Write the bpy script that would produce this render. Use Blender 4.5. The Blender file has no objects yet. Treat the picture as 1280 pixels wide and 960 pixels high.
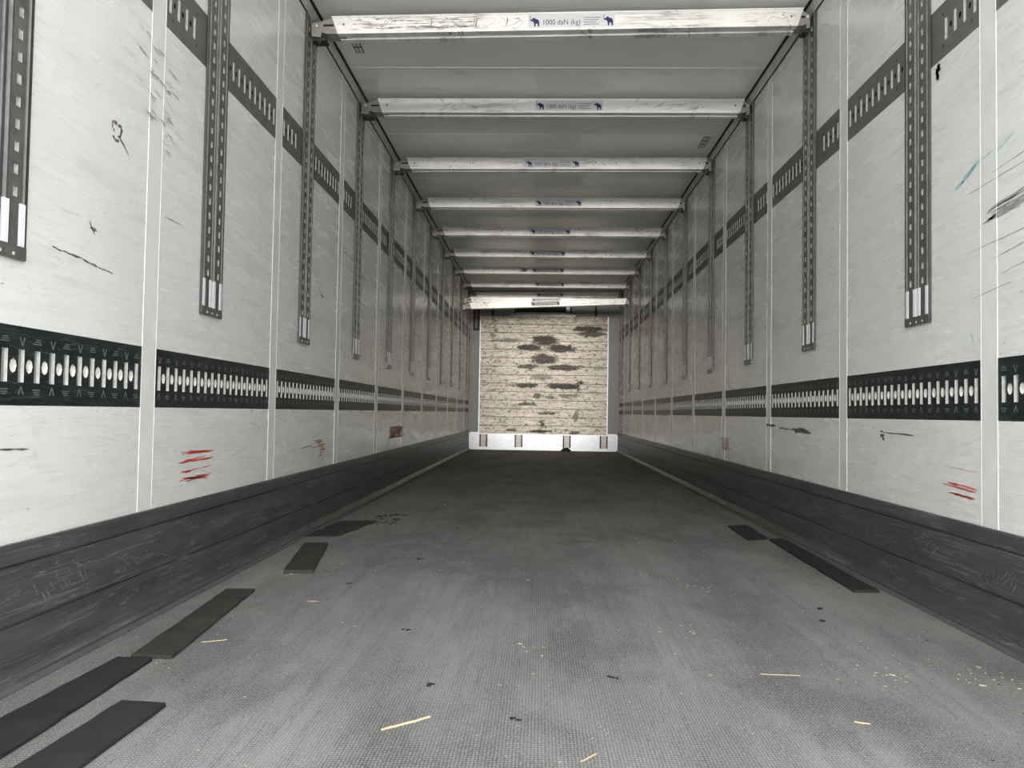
import bpy, math, random
from mathutils import Vector, Matrix
random.seed(7)
sc = bpy.context.scene
COL = sc.collection

# ---------------------------------------------------------------- camera
FPX, PIT, YAW, ROL = 1018.18, 1.9992, 1.9746, 0.9209
CX, CZ = -0.0621, 0.6173
def cam_axes():
    p, y, r = (math.radians(a) for a in (PIT, YAW, ROL))
    F = Vector((-math.sin(y)*math.cos(p), math.cos(y)*math.cos(p), math.sin(p)))
    R = Vector((math.cos(y), math.sin(y), 0))
    U = R.cross(F)
    return F, math.cos(r)*R + math.sin(r)*U, -math.sin(r)*R + math.cos(r)*U
F, R, U = cam_axes()
cd = bpy.data.cameras.new('camera'); cam = bpy.data.objects.new('camera', cd); COL.objects.link(cam)
cd.sensor_fit = 'HORIZONTAL'; cd.sensor_width = 36; cd.lens = FPX*36/1280
cd.clip_start = 0.02; cd.clip_end = 500
m = Matrix.Identity(4)
for i in range(3):
    m[i][0], m[i][1], m[i][2] = R[i], U[i], -F[i]
m[0][3], m[1][3], m[2][3] = CX, 0.0, CZ
cam.matrix_world = m
sc.camera = cam

# ---------------------------------------------------------------- world, sun, exposure
W = bpy.data.worlds.new('overcast_sky'); sc.world = W; W.use_nodes = True
bg = W.node_tree.nodes['Background']
bg.inputs['Color'].default_value = (0.97, 0.985, 1.0, 1)
bg.inputs['Strength'].default_value = 1.0
sd = bpy.data.lights.new('low_hazy_sun', 'SUN'); sun = bpy.data.objects.new('low_hazy_sun', sd); COL.objects.link(sun)
sd.energy = 0.66; sd.angle = math.radians(9); sd.color = (1.0, 0.93, 0.83)
sun.rotation_euler = (math.radians(90 - 0.4), 0, 0)      # shines along +Y, slightly downwards, in through the open doors
sc.view_settings.view_transform = 'Standard'
sc.view_settings.look = 'None'
sc.view_settings.gamma = 1
sc.view_settings.use_curve_mapping = False
sc.view_settings.exposure = 2.02
sc.cycles.max_bounces = 16
sc.cycles.diffuse_bounces = 10
sc.cycles.glossy_bounces = 6

# ---------------------------------------------------------------- dimensions (metres)
A = 1.23                    # half width between side walls
PITCH = 1.1289
SEAM0 = 2.388               # a wall seam stands at SEAM0 + k * PITCH
POST0 = 1.6905              # a vertical track stands at POST0 + k * PITCH
Y_OPEN, Y_END = 0.7, 13.33
Z_KICK, Z_WALL, Z_CEIL = 0.306, 2.557, 2.612
SW = 0.0426                 # half width of a seam strip

# ---------------------------------------------------------------- mesh helpers
class MB:
    def __init__(s): s.v = []; s.f = []; s.m = []
    def face(s, pts, m=0):
        n = len(s.v); s.v += [tuple(p) for p in pts]; s.f.append(tuple(range(n, n+len(pts)))); s.m.append(m)
    def box(s, x0, x1, y0, y1, z0, z1, m=0):
        x0, x1 = sorted((x0, x1)); y0, y1 = sorted((y0, y1)); z0, z1 = sorted((z0, z1))
        n = len(s.v)
        s.v += [(x0,y0,z0),(x1,y0,z0),(x1,y1,z0),(x0,y1,z0),(x0,y0,z1),(x1,y0,z1),(x1,y1,z1),(x0,y1,z1)]
        for q in ((0,3,2,1),(4,5,6,7),(0,1,5,4),(1,2,6,5),(2,3,7,6),(3,0,4,7)):
            s.f.append(tuple(n+i for i in q)); s.m.append(m)
    def prism(s, pts, off, m=0, caps=True):
        """closed outline pts (3D) swept by the vector off"""
        n = len(s.v); k = len(pts); off = Vector(off)
        s.v += [tuple(p) for p in pts] + [tuple(Vector(p)+off) for p in pts]
        for i in range(k):
            j = (i+1) % k
            s.f.append((n+i, n+j, n+k+j, n+k+i)); s.m.append(m)
        if caps:
            s.f.append(tuple(n+i for i in range(k))[::-1]); s.m.append(m)
            s.f.append(tuple(n+k+i for i in range(k))); s.m.append(m)
    def build(s, name, mats, parent=None, smooth=False):
        me = bpy.data.meshes.new(name); me.from_pydata(s.v, [], s.f)
        if not isinstance(mats, (list, tuple)): mats = [mats]
        for mt in mats: me.materials.append(mt)
        me.polygons.foreach_set('material_index', s.m)
        if smooth: me.polygons.foreach_set('use_smooth', [True]*len(s.f))
        me.update()
        o = bpy.data.objects.new(name, me); COL.objects.link(o)
        if parent: o.parent = parent
        return o
def bevel(o, w, seg=2):
    b = o.modifiers.new('bevel', 'BEVEL'); b.width = w; b.segments = seg; b.limit_method = 'ANGLE'; b.angle_limit = math.radians(40)
    return o
def empty(name, loc=(0,0,0)):
    o = bpy.data.objects.new(name, None); COL.objects.link(o); o.location = loc; o.empty_display_size = 0.05
    return o
def tag(o, label=None, cat=None, group=None, kind=None):
    if label: o['label'] = label
    if cat: o['category'] = cat
    if group: o['group'] = group
    if kind: o['kind'] = kind
    return o
def copy_tree(root):
    r = root.copy(); COL.objects.link(r)
    for ch in root.children:
        c = ch.copy(); COL.objects.link(c); c.parent = r
        for g in ch.children:
            d = g.copy(); COL.objects.link(d); d.parent = c
    return r
def sheet_cell(mb, fn, ua, ub, v0, v1, hole, depth, m=0, mi=1, mb_i=None):
    """one cell of a perforated sheet; hole = outline in (u, v); fn(u, v, d) -> 3D, d into the wall"""
    us = [p[0] for p in hole]; vs = [p[1] for p in hole]
    g = 0.3*min(max(us)-min(us), max(vs)-min(vs))
    va, vb = max(v0, min(vs)-g), min(v1, max(vs)+g)
    if va > v0: mb.face([fn(ua,v0,0), fn(ub,v0,0), fn(ub,va,0), fn(ua,va,0)], m)
    if vb < v1: mb.face([fn(ua,vb,0), fn(ub,vb,0), fn(ub,v1,0), fn(ua,v1,0)], m)
    n = len(hole)
    uc, vc = (ua+ub)/2, (va+vb)/2
    if n == 4: outer = [(ua,va),(ub,va),(ub,vb),(ua,vb)]
    else: outer = [(ub,vc),(ub,vb),(uc,vb),(ua,vb),(ua,vc),(ua,va),(uc,va),(ub,va)]
    for i in range(n):
        j = (i+1) % n
        mb.face([fn(*outer[i],0), fn(*outer[j],0), fn(*hole[j],0), fn(*hole[i],0)], m)
        mb.face([fn(*hole[i],0), fn(*hole[j],0), fn(*hole[j],depth), fn(*hole[i],depth)], mi)
    mb.face([fn(*h, depth) for h in hole], mi if mb_i is None else mb_i)
def stroke(mb, fn, pts, w, m=0, jit=.3, rr=random.Random(1)):
    """a flat ribbon of varying width along (u, v) points, tapering at the ends"""
    n = len(pts)
    L = []
    for i, (u, v) in enumerate(pts):
        a = pts[max(0, i-1)]; b = pts[min(n-1, i+1)]
        du, dv = b[0]-a[0], b[1]-a[1]; l = math.hypot(du, dv) or 1
        ww = w*(.35 if i in (0, n-1) else 1)*(1+rr.uniform(-jit, jit))/2
        L.append(((u-dv/l*ww, v+du/l*ww), (u+dv/l*ww, v-du/l*ww)))
    for p, q in zip(L[:-1], L[1:]): mb.face([fn(*p[0]), fn(*q[0]), fn(*q[1]), fn(*p[1])], m)
def rect(uc, vc, w, h): return [(uc-w/2,vc-h/2),(uc+w/2,vc-h/2),(uc+w/2,vc+h/2),(uc-w/2,vc+h/2)]
def octo(uc, vc, rx, ry): return [(uc+rx*math.cos(i*math.pi/4), vc+ry*math.sin(i*math.pi/4)) for i in range(8)]
def cyl(mb, c, axis, r, l, n=12, m=0):
    c = Vector(c); ax = Vector(axis).normalized()
    t = ax.orthogonal().normalized(); b = ax.cross(t)
    mb.prism([c + r*(math.cos(2*math.pi*i/n)*t + math.sin(2*math.pi*i/n)*b) for i in range(n)], ax*l, m)

# ---------------------------------------------------------------- materials
class NT:
    def __init__(s, name):
        s.mat = bpy.data.materials.new(name); s.mat.use_nodes = True
        s.t = s.mat.node_tree; s.b = s.t.nodes['Principled BSDF']
        s.tc = s.t.nodes.new('ShaderNodeTexCoord')
    def n(s, typ, **kw):
        nd = s.t.nodes.new(typ)
        for k, v in kw.items(): setattr(nd, k, v)
        return nd
    def link(s, a, b): s.t.links.new(a, b)
    def mapping(s, scale=(1,1,1), rot=(0,0,0), loc=(0,0,0), src=None):
        mp = s.n('ShaderNodeMapping')
        mp.inputs['Scale'].default_value = scale; mp.inputs['Rotation'].default_value = rot; mp.inputs['Location'].default_value = loc
        s.link(src or s.tc.outputs['Object'], mp.inputs['Vector']); return mp.outputs[0]
    def noise(s, vec, scale=1, detail=4, rough=0.5, dist=0.0):
        nd = s.n('ShaderNodeTexNoise'); s.link(vec, nd.inputs['Vector'])
        nd.inputs['Scale'].default_value = scale; nd.inputs['Detail'].default_value = detail
        nd.inputs['Roughness'].default_value = rough; nd.inputs['Distortion'].default_value = dist
        return nd.outputs['Fac']
    def ramp(s, fac, stops):
        nd = s.n('ShaderNodeValToRGB'); s.link(fac, nd.inputs[0]); cr = nd.color_ramp
        while len(cr.elements) < len(stops): cr.elements.new(0.5)
        for e, (p, c) in zip(cr.elements, stops):
            e.position = p; e.color = (c, c, c, 1) if not isinstance(c, tuple) else (*c, 1)
        return nd.outputs[0]
    def math(s, op, a, b=None, clamp=False):
        nd = s.n('ShaderNodeMath', operation=op, use_clamp=clamp)
        for i, x in enumerate((a, b)):
            if x is None: continue
            if isinstance(x, (int, float)): nd.inputs[i].default_value = x
            else: s.link(x, nd.inputs[i])
        return nd.outputs[0]
    def mix(s, fac, a, b):
        nd = s.n('ShaderNodeMix', data_type='RGBA')
        for sock, x in ((nd.inputs[0], fac), (nd.inputs[6], a), (nd.inputs[7], b)):
            if isinstance(x, (int, float)): sock.default_value = x
            elif isinstance(x, tuple): sock.default_value = (*x, 1)
            else: s.link(x, sock)
        return nd.outputs[2]
    def lines(s, vec, scale, detail, width, dist=0.0):
        """thin wandering scratches: a narrow band round the mid level of a noise"""
        f = s.noise(vec, scale, detail, 0.45, dist)
        d = s.math('ABSOLUTE', s.math('SUBTRACT', f, 0.5))
        return s.ramp(d, [(0.0, 1.0), (width, 0.0)])
    def bump(s, h, strength=0.3, dist=0.001):
        nd = s.n('ShaderNodeBump'); nd.inputs['Strength'].default_value = strength; nd.inputs['Distance'].default_value = dist
        s.link(h, nd.inputs['Height']); s.link(nd.outputs[0], s.b.inputs['Normal'])
    def done(s, col, rough=0.5, metal=0.0, spec=0.5):
        if isinstance(col, tuple): s.b.inputs['Base Color'].default_value = (*col, 1)
        else: s.link(col, s.b.inputs['Base Color'])
        if isinstance(rough, (int, float)): s.b.inputs['Roughness'].default_value = rough
        else: s.link(rough, s.b.inputs['Roughness'])
        s.b.inputs['Metallic'].default_value = metal
        s.b.inputs['Specular IOR Level'].default_value = spec
        return s.mat
def plain(name, col, rough=0.5, metal=0.0, spec=0.5, var=0.25, scale=30):
    t = NT(name); f = t.noise(t.mapping(), scale, 4, 0.6)
    c = t.mix(t.ramp(f, [(0.3, 0.0), (0.7, 1.0)]), tuple(x*(1-var) for x in col), tuple(min(1, x*(1+var*0.5)) for x in col))
    return t.done(c, rough, metal, spec)

def wall_material(name, seed, tilt):
    t = NT(name)
    col = t.mix(t.ramp(t.noise(t.mapping((1, .8, 1.2), loc=(0, seed, 0)), 2.0, 4, .6), [(.3, 0), (.7, 1)]), (.79, .80, .77), (.87, .875, .85))
    # broad grey rubbing along the load
    sm = t.noise(t.mapping((1, 1.1, 14), rot=(tilt, 0, 0), loc=(0, seed*2, 1)), 1.6, 6, .62, .4)
    pat = t.ramp(t.noise(t.mapping((1, .9, 1.0), loc=(3, seed, 0)), 1.7, 3, .5), [(.38, 0), (.62, 1)])
    smm = t.math('MULTIPLY', t.ramp(sm, [(.50, 0), (.72, 1)]), t.math('ADD', t.math('MULTIPLY', pat, .55), .2))
    col = t.mix(t.math('MULTIPLY', smm, .42), col, (.42, .43, .42))
    # fine scratches in three directions
    for i, (sy, sz, rx, sca, wd, amt, c) in enumerate([
            (1.0, 16, tilt, 2.2, .010, .34, (.30, .31, .31)),
            (1.3, 26, tilt*.4, 3.0, .008, .36, (.33, .34, .34)),
            (1.6, 9, -tilt*1.6, 2.4, .007, .28, (.36, .36, .35)),
            (1.0, 1.6, .6, 1.6, .006, .30, (.45, .46, .46))]):
        ln = t.lines(t.mapping((1, sy, sz), rot=(rx, 0, 0), loc=(i*7.3, seed*(i+1), i*3.1)), sca, 5, wd, .6)
        mk = t.ramp(t.noise(t.mapping((1, 1.2, 3), loc=(i*2.2, seed+i, 5*i)), 2.3, 3, .5), [(.47, 0), (.60, 1)])
        col = t.mix(t.math('MULTIPLY', t.math('MULTIPLY', ln, mk), amt), col, c)
    fs = t.noise(t.mapping((1, 3.2, 110), rot=(tilt, 0, 0), loc=(2, seed*3, 7)), 1.5, 4, .6, .3)
    fm = t.ramp(t.noise(t.mapping((1, 1.3, 1.6), loc=(6, seed, 1)), 1.8, 4, .6), [(.30, 0), (.78, 1)])
    col = t.mix(t.math('MULTIPLY', t.math('MULTIPLY', t.ramp(fs, [(.50, 0), (.74, 1)]), fm), .42), col, (.38, .39, .38))
    # short dark nicks
    nk = t.noise(t.mapping((1, 26, 150), rot=(tilt, 0, 0), loc=(1, seed*5, 2)), 1.0, 2, .5)
    nk = t.math('MULTIPLY', t.ramp(nk, [(.735, 0), (.76, 1)]), t.ramp(t.noise(t.mapping((1, 1, 1), loc=(9, seed, 3)), 1.5, 2, .5), [(.45, 0), (.6, 1)]))
    col = t.mix(t.math('MULTIPLY', nk, .8), col, (.10, .10, .10))
    t.bump(sm, .15, .002)
    rg = t.ramp(t.noise(t.mapping((1, 1, 6), loc=(0, seed, 8)), 3, 4, .6), [(.3, .20), (.7, .32)])
    return t.done(col, rg, 0, .5)
M_WALL_L = wall_material('scratched_white_wall_left', 3.1, .16)
M_WALL_R = wall_material('scratched_white_wall_right', 11.7, .20)
M_STRIP = plain('white_cover_strip', (.82, .825, .80), .35, var=.08, scale=9)
M_BEAD = plain('white_strip_edge', (.84, .84, .82), .4, var=.05)
t = NT('grey_white_roof_skin')
c = t.mix(t.ramp(t.noise(t.mapping((1, 1, 1)), 1.4, 4, .6), [(.3, 0), (.7, 1)]), (.82, .82, .795), (.88, .88, .85))
sm = t.noise(t.mapping((1.2, 9, 1)), 2.5, 5, .6, .3)
c = t.mix(t.math('MULTIPLY', t.ramp(sm, [(.62, 0), (.75, 1)]), .35), c, (.30, .31, .31))
M_CEIL = t.done(c, .27, 0, .5)
M_SEAL = plain('black_rubber_seal', (.008, .008, .008), .6)
M_TRIM = plain('light_grey_corner_profile', (.60, .60, .58), .35, .2)
M_RAILLO = None
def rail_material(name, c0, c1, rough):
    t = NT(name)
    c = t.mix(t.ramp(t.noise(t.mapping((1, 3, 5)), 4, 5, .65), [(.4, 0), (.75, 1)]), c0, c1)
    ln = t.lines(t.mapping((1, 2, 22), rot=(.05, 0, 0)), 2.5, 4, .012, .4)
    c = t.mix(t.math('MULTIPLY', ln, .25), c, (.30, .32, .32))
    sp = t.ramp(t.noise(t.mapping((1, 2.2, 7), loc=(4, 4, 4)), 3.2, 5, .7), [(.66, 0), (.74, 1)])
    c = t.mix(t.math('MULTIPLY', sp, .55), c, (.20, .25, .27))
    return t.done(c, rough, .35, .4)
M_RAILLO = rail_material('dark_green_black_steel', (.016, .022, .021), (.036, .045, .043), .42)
M_RAILUP = rail_material('grey_rail_steel', (.15, .16, .143), (.20, .21, .19), .50)  # upper rails get a paler grey than the lower ones
M_GALV = plain('bright_zinc_metal', (.74, .75, .71), .42, .15, var=.2, scale=60)
M_EMB = plain('worn_embossed_edge', (.22, .24, .24), .4, .3)
M_TRACK = plain('grey_track_steel', (.17, .17, .155), .38, .4, var=.3)
M_TRACKD = plain('dark_track_groove', (.075, .073, .075), .5, .3)
M_SLOT = plain('slot_backing_metal', (.52, .51, .46), .5, .1, var=.35, scale=80)
M_LIPD = plain('track_rib_metal', (.42, .42, .41), .35, .3)
M_LIP = plain('bright_track_lip', (.90, .90, .93), .4, .0, var=.05)
def kick_material():
    t = NT('scuffed_dark_grey_kick_plate')
    c = t.mix(t.ramp(t.noise(t.mapping((1, .8, 9)), 2.4, 6, .65), [(.32, 0), (.7, 1)]), (.058, .061, .059), (.120, .125, .120))
    for i, (sy, sz, rx, w, a, cc) in enumerate([(.5, 30, .01, .022, .7, (.28, .29, .29)), (.9, 40, -.02, .014, .45, (.012, .012, .012)), (1.2, 22, .06, .012, .6, (.36, .37, .37)), (5, 1.5, .5, .008, .3, (.2, .2, .2))]):
        ln = t.lines(t.mapping((1, sy, sz), rot=(rx, 0, 0), loc=(i, 5*i, 2*i)), 2.6, 5, w, .5)
        mk = t.ramp(t.noise(t.mapping((1, 1.4, 6), loc=(2*i, i, 5*i)), 2.6, 3, .5), [(.46, 0), (.58, 1)])
        c = t.mix(t.math('MULTIPLY', t.math('MULTIPLY', ln, mk), a), c, cc)
    c = t.mix(t.math('MULTIPLY', t.ramp(t.noise(t.mapping((1, 1, 2), loc=(7, 7, 7)), 3.1, 5, .7), [(.58, 0), (.72, 1)]), .45), c, (.085, .10, .105))
    t.bump(t.noise(t.mapping((1, .8, 9)), 4, 5, .6), .3, .003)
    return t.done(c, .42, .25, .45)
M_KICK = kick_material()
M_LIPFLOOR = plain('dusty_floor_angle', (.13, .13, .125), .6, .1)
def floor_material():
    t = NT('anti_slip_grey_floor')
    base = t.mix(t.ramp(t.noise(t.mapping((2.5, .7, 1)), 1.6, 6, .62), [(.35, 0), (.68, 1)]), (.145, .143, .140), (.25, .246, .24))
    # drag marks along the load bed
    st = t.noise(t.mapping((26, .55, 1), rot=(0, 0, .02)), 1.0, 5, .6)
    base = t.mix(t.math('MULTIPLY', t.ramp(st, [(.46, 0), (.72, 1)]), .38), base, (.088, .087, .085))
    st2 = t.lines(t.mapping((14, .5, 1), rot=(0, 0, -.06), loc=(3, 1, 0)), 1.2, 5, .012, .5)
    base = t.mix(t.math('MULTIPLY', st2, .35), base, (.06, .06, .06))
    # worn dark patches
    dk = t.noise(t.mapping((1.3, .75, 1), loc=(2.2, .4, 0)), 1.6, 6, .68, .3)
    base = t.mix(t.math('MULTIPLY', t.ramp(dk, [(.48, 0), (.60, 1)]), .62), base, (.080, .078, .075))
    # split object coordinates for the side rim
    sx = t.n('ShaderNodeSeparateXYZ'); t.link(t.tc.outputs['Object'], sx.inputs[0])
    # dusty brownish rim along both sides
    rim = t.math('MULTIPLY', t.ramp(t.math('ABSOLUTE', sx.outputs[0]), [(.80, 0), (1.0, 1)]), t.ramp(t.noise(t.mapping((3, 2, 1), loc=(5, 5, 0)), 2, 4, .6), [(.35, 0), (.65, 1)]))
    base = t.mix(t.math('MULTIPLY', rim, .35), base, (.27, .255, .235))
    # small hexagonal studs of the film; pale tops paint in their glints
    vo = t.n('ShaderNodeTexVoronoi', feature='F1'); vo.inputs['Randomness'].default_value = .25
    t.link(t.mapping((150, 115, 1)), vo.inputs['Vector']); vo.inputs['Scale'].default_value = 1
    stud = t.ramp(vo.outputs['Distance'], [(.12, 1), (.46, 0)])
    base = t.mix(t.math('MULTIPLY', stud, .60), base, (.46, .46, .455))
    spk = t.ramp(t.noise(t.mapping((1, 1, 1), loc=(1, 2, 3)), 210, 2, .5), [(.72, 0), (.78, 1)])
    base = t.mix(t.math('MULTIPLY', spk, .7), base, (.55, .54, .52))
    t.bump(stud, .45, .0015)
    return t.done(base, .72, 0, .22)
M_FLOOR = floor_material()
def beam_material():
    t = NT('scuffed_aluminium')
    oi = t.n('ShaderNodeObjectInfo')
    off = t.n('ShaderNodeCombineXYZ'); t.link(t.math('MULTIPLY', oi.outputs['Random'], 40), off.inputs[0]); t.link(oi.outputs['Random'], off.inputs[1])
    va = t.n('ShaderNodeVectorMath', operation='ADD'); t.link(t.tc.outputs['Object'], va.inputs[0]); t.link(off.outputs[0], va.inputs[1])
    src = va.outputs[0]
    c = t.mix(t.ramp(t.noise(t.mapping((2, 1, 14), src=src), 2.2, 5, .6), [(.35, 0), (.65, 1)]), (.76, .755, .74), (.88, .88, .87))
    ru = t.math('MULTIPLY', t.ramp(t.noise(t.mapping((4, 1, 60), src=src), 1.6, 5, .7), [(.50, 0), (.62, 1)]), t.ramp(t.noise(t.mapping((1.6, 1, 1), loc=(6, 0, 0), src=src), 1.6, 3, .5), [(.48, 0), (.60, 1)]))
    c = t.mix(t.math('MULTIPLY', ru, .70), c, (.25, .245, .24))
    ln = t.math('MULTIPLY', t.lines(t.mapping((7, 1, 16), rot=(0, .5, 0), src=src), 1.5, 5, .018, .8), t.ramp(t.noise(t.mapping((2, 1, 3), loc=(2, 0, 0), src=src), 1.8, 3, .5), [(.50, 0), (.58, 1)]))
    c = t.mix(t.math('MULTIPLY', ln, .8), c, (.10, .095, .09))
    return t.done(c, .40, .25, .5)
M_BEAM = beam_material()
M_CAST = plain('grey_brown_fitting_steel', (.30, .29, .265), .45, .4, var=.3)
M_DARK = plain('dark_grip_metal', (.03, .03, .03), .5, .3)
M_STICK = plain('white_sticker_film', (.62, .63, .66), .5, var=.05)
M_BLUE = plain('dark_blue_print', (.012, .014, .10), .5, var=.05)
M_BULK = plain('grey_bulkhead_paint', (.20, .212, .215), .5, var=.08, scale=5)
M_BLACK = plain('matt_black', (.006, .006, .006), .7)
M_KICKW = plain('pale_aluminium_kick_plate', (.40, .43, .48), .35, .2, var=.12, scale=14)
M_BRACK = plain('bracket_and_slot_shade_metal', (.28, .275, .27), .45, .4, var=.3)
M_RUBBER = plain('black_rubber_mat', (.021, .019, .018), .75, var=.5, scale=9)
M_RUBBERG = plain('dusty_rubber_mat', (.042, .038, .034), .8, var=.55, scale=9)
M_WOOD = plain('pale_splinter_wood', (.62, .50, .30), .7, var=.3)
M_CHIP = plain('pale_dust_chip', (.55, .50, .42), .8)
M_CRUMB = plain('dark_rubber_crumb', (.015, .014, .013), .8)
M_RED = plain('red_wax_crayon', (.62, .085, .045), .6)
M_ORANGE = plain('faded_orange_crayon', (.42, .13, .06), .6)
M_TEAL = plain('faded_teal_chalk', (.42, .62, .64), .7, var=.1)
M_SCUFF = plain('dark_scuff_mark', (.13, .12, .115), .7, var=.5, scale=60)
M_SOFT = plain('soft_grey_scuff', (.36, .36, .355), .6, var=.3, scale=60)
M_BROWN = plain('brown_scrape', (.17, .11, .085), .7, var=.5, scale=90)
def plank_material():
    """dirty cream boards; the stains have their own places on the lining"""
    t = NT('stained_cream_board')
    c = t.mix(t.ramp(t.noise(t.mapping((1.6, 1, 7)), 2.0, 6, .7), [(.35, 0), (.65, 1)]), (.72, .66, .55), (.97, .93, .85))
    ru = t.ramp(t.noise(t.mapping((4, 1, 34)), 1.3, 6, .72, .4), [(.50, 0), (.66, 1)])
    c = t.mix(t.math('MULTIPLY', ru, .72), c, (.22, .17, .11))
    ru = t.ramp(t.noise(t.mapping((9, 1, 14), loc=(3, 0, 1)), 1.8, 6, .75, .5), [(.53, 0), (.60, 1)])
    c = t.mix(t.math('MULTIPLY', ru, .80), c, (.09, .062, .038))
    brk = t.ramp(t.noise(t.mapping((14, 1, 34), loc=(5, 0, 2)), 1.5, 5, .7), [(.30, .55), (.42, 1)])
    # upper rows are dirtier
    sx = t.n('ShaderNodeSeparateXYZ'); t.link(t.tc.outputs['Object'], sx.inputs[0])
    up = t.math('MULTIPLY', t.ramp(t.math('MULTIPLY', sx.outputs[2], .4), [(.72, 0), (.86, 1)]), t.ramp(t.noise(t.mapping((5, 1, 20), loc=(1, 0, 9)), 1.5, 5, .7), [(.35, 0), (.6, 1)]))
    c = t.mix(t.math('MULTIPLY', up, .75), c, (.15, .12, .08))
    wob = t.n('ShaderNodeTexNoise'); wob.inputs['Scale'].default_value = 9; wob.inputs['Detail'].default_value = 5; wob.inputs['Roughness'].default_value = .75
    t.link(t.mapping((1, 1, 2.2)), wob.inputs['Vector'])
    wv = t.n('ShaderNodeVectorMath', operation='SUBTRACT'); t.link(wob.outputs['Color'], wv.inputs[0]); wv.inputs[1].default_value = (.5, .5, .5)
    ws = t.n('ShaderNodeVectorMath', operation='MULTIPLY'); t.link(wv.outputs[0], ws.inputs[0]); ws.inputs[1].default_value = (.42, 0, .16)
    wa = t.n('ShaderNodeVectorMath', operation='ADD'); t.link(t.tc.outputs['Object'], wa.inputs[0]); t.link(ws.outputs[0], wa.inputs[1])
    blobs = [(405,520,288,335,1),(330,436,338,366,1),(482,610,338,370,1),(398,515,390,432,.8),(325,420,440,462,.75),(482,645,440,466,.8),
             (405,495,488,516,.45),(300,430,540,556,.8),(478,645,538,560,.85),(612,768,240,262,.9),(640,768,266,288,.75),(402,450,592,612,.7),
             (540,625,588,604,.55),(612,642,680,722,.6),(320,412,638,650,.7),(436,522,684,696,.75),(392,490,778,790,.85),(436,456,734,760,.9),
             (192,202,190,300,.7),(632,648,520,575,.9),(470,500,598,612,.5),(270,320,774,786,.7),(590,650,786,798,.7),(200,330,306,322,.5)]
    for (x0, x1, y0, y1, a) in blobs:
        cx = -1.05 + ((x0+x1)/2/4.173 - 30)*.01314; cz = .25 + (193 - (y0+y1)/2/4.173)*.01314
        rx = (x1-x0)/2/4.173*.01314*1.12; rz = (y1-y0)/2/4.173*.01314*1.25
        mp = t.mapping((1/rx, 0, 1/rz), loc=(-cx/rx, 0, -cz/rz), src=wa.outputs[0])
        ln = t.n('ShaderNodeVectorMath', operation='LENGTH'); t.link(mp, ln.inputs[0])
        k = t.ramp(t.math('MULTIPLY', ln.outputs['Value'], .5), [(.42, min(1, a*1.2)), (.60, 0)])
        c = t.mix(t.math('MULTIPLY', k, brk), c, (.020, .012, .007))
    t.bump(t.noise(t.mapping((3, 1, 12)), 2.5, 5, .6), .5, .006)
    return t.done(c, .5, 0, .3)
M_PLANK = plank_material()
M_YARD = plain('concrete_yard', (.66, .66, .64), .8, var=.15, scale=3)

# ---------------------------------------------------------------- the setting
mb = MB(); mb.box(-40, 40, -60, 40, -1.35, -1.25)
tag(mb.build('ground', M_YARD), kind='structure')
mb = MB(); mb.box(-1.34, 1.34, Y_OPEN, Y_END+.12, -.06, 0)
floor = tag(mb.build('floor', M_FLOOR), kind='structure')
mb = MB(); mb.box(-1.34, 1.34, Y_OPEN, Y_END+.12, Z_CEIL+.005, Z_CEIL+.08)
ceil = tag(mb.build('ceiling', M_CEIL), kind='structure')
seams = [SEAM0 + k*PITCH for k in range(-1, 10)]
edges = [Y_OPEN] + seams + [Y_END]
for y0, y1 in zip(edges[:-1], edges[1:]):
    mb = MB(); mb.box(-1.208, 1.208, y0+.0025, y1-.0025, Z_CEIL, Z_CEIL+.005)
    mb.build('ceiling_panel', M_CEIL, ceil)
    if y1 < Y_END:
        mb = MB(); mb.box(-1.208, 1.208, y1-.0025, y1+.0025, Z_CEIL-.0012, Z_CEIL+.004)
        mb.build('joint_bead', M_STRIP, ceil)

RL0, RL1, RU0, RU1 = .6149, .7932, 1.790, 1.972
def wall(side):
    nm = 'left' if side < 0 else 'right'
    X = lambda d: side*(A + d)
    mb = MB(); mb.box(X(.020), X(.10), Y_OPEN, Y_END+.12, 0, Z_CEIL+.005)
    root = tag(mb.build('wall_'+nm, M_STRIP), kind='structure')
    wm = M_WALL_L if side < 0 else M_WALL_R
    for y0, y1 in zip(edges[:-1], edges[1:]):
        mb = MB()
        for z0, z1 in ((Z_KICK-.02, RL0), (RL1, RU0), (RU1, Z_WALL+.01)):
            mb.box(X(0), X(.019), y0, y1, z0, z1)
        if y0 == Y_OPEN:
            mb.box(X(0), X(.019), y0, y1, RL0, RL1); mb.box(X(0), X(.019), y0, y1, RU0, RU1)
        mb.build('wall_panel', wm, root)
    for y in seams:
        mb = MB()
        mb.box(X(0), X(-.0007), y-SW, y+SW, Z_KICK-.004, Z_WALL)
        for s in (-1, 1):
            mb.box(X(0), X(-.0015), y+s*SW-.0012, y+s*SW+.0012, Z_KICK-.004, Z_WALL, 1)
        mb.build('cover_strip', [M_STRIP, M_BEAD], root)
    return root
walls = {-1: wall(-1), 1: wall(1)}

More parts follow.
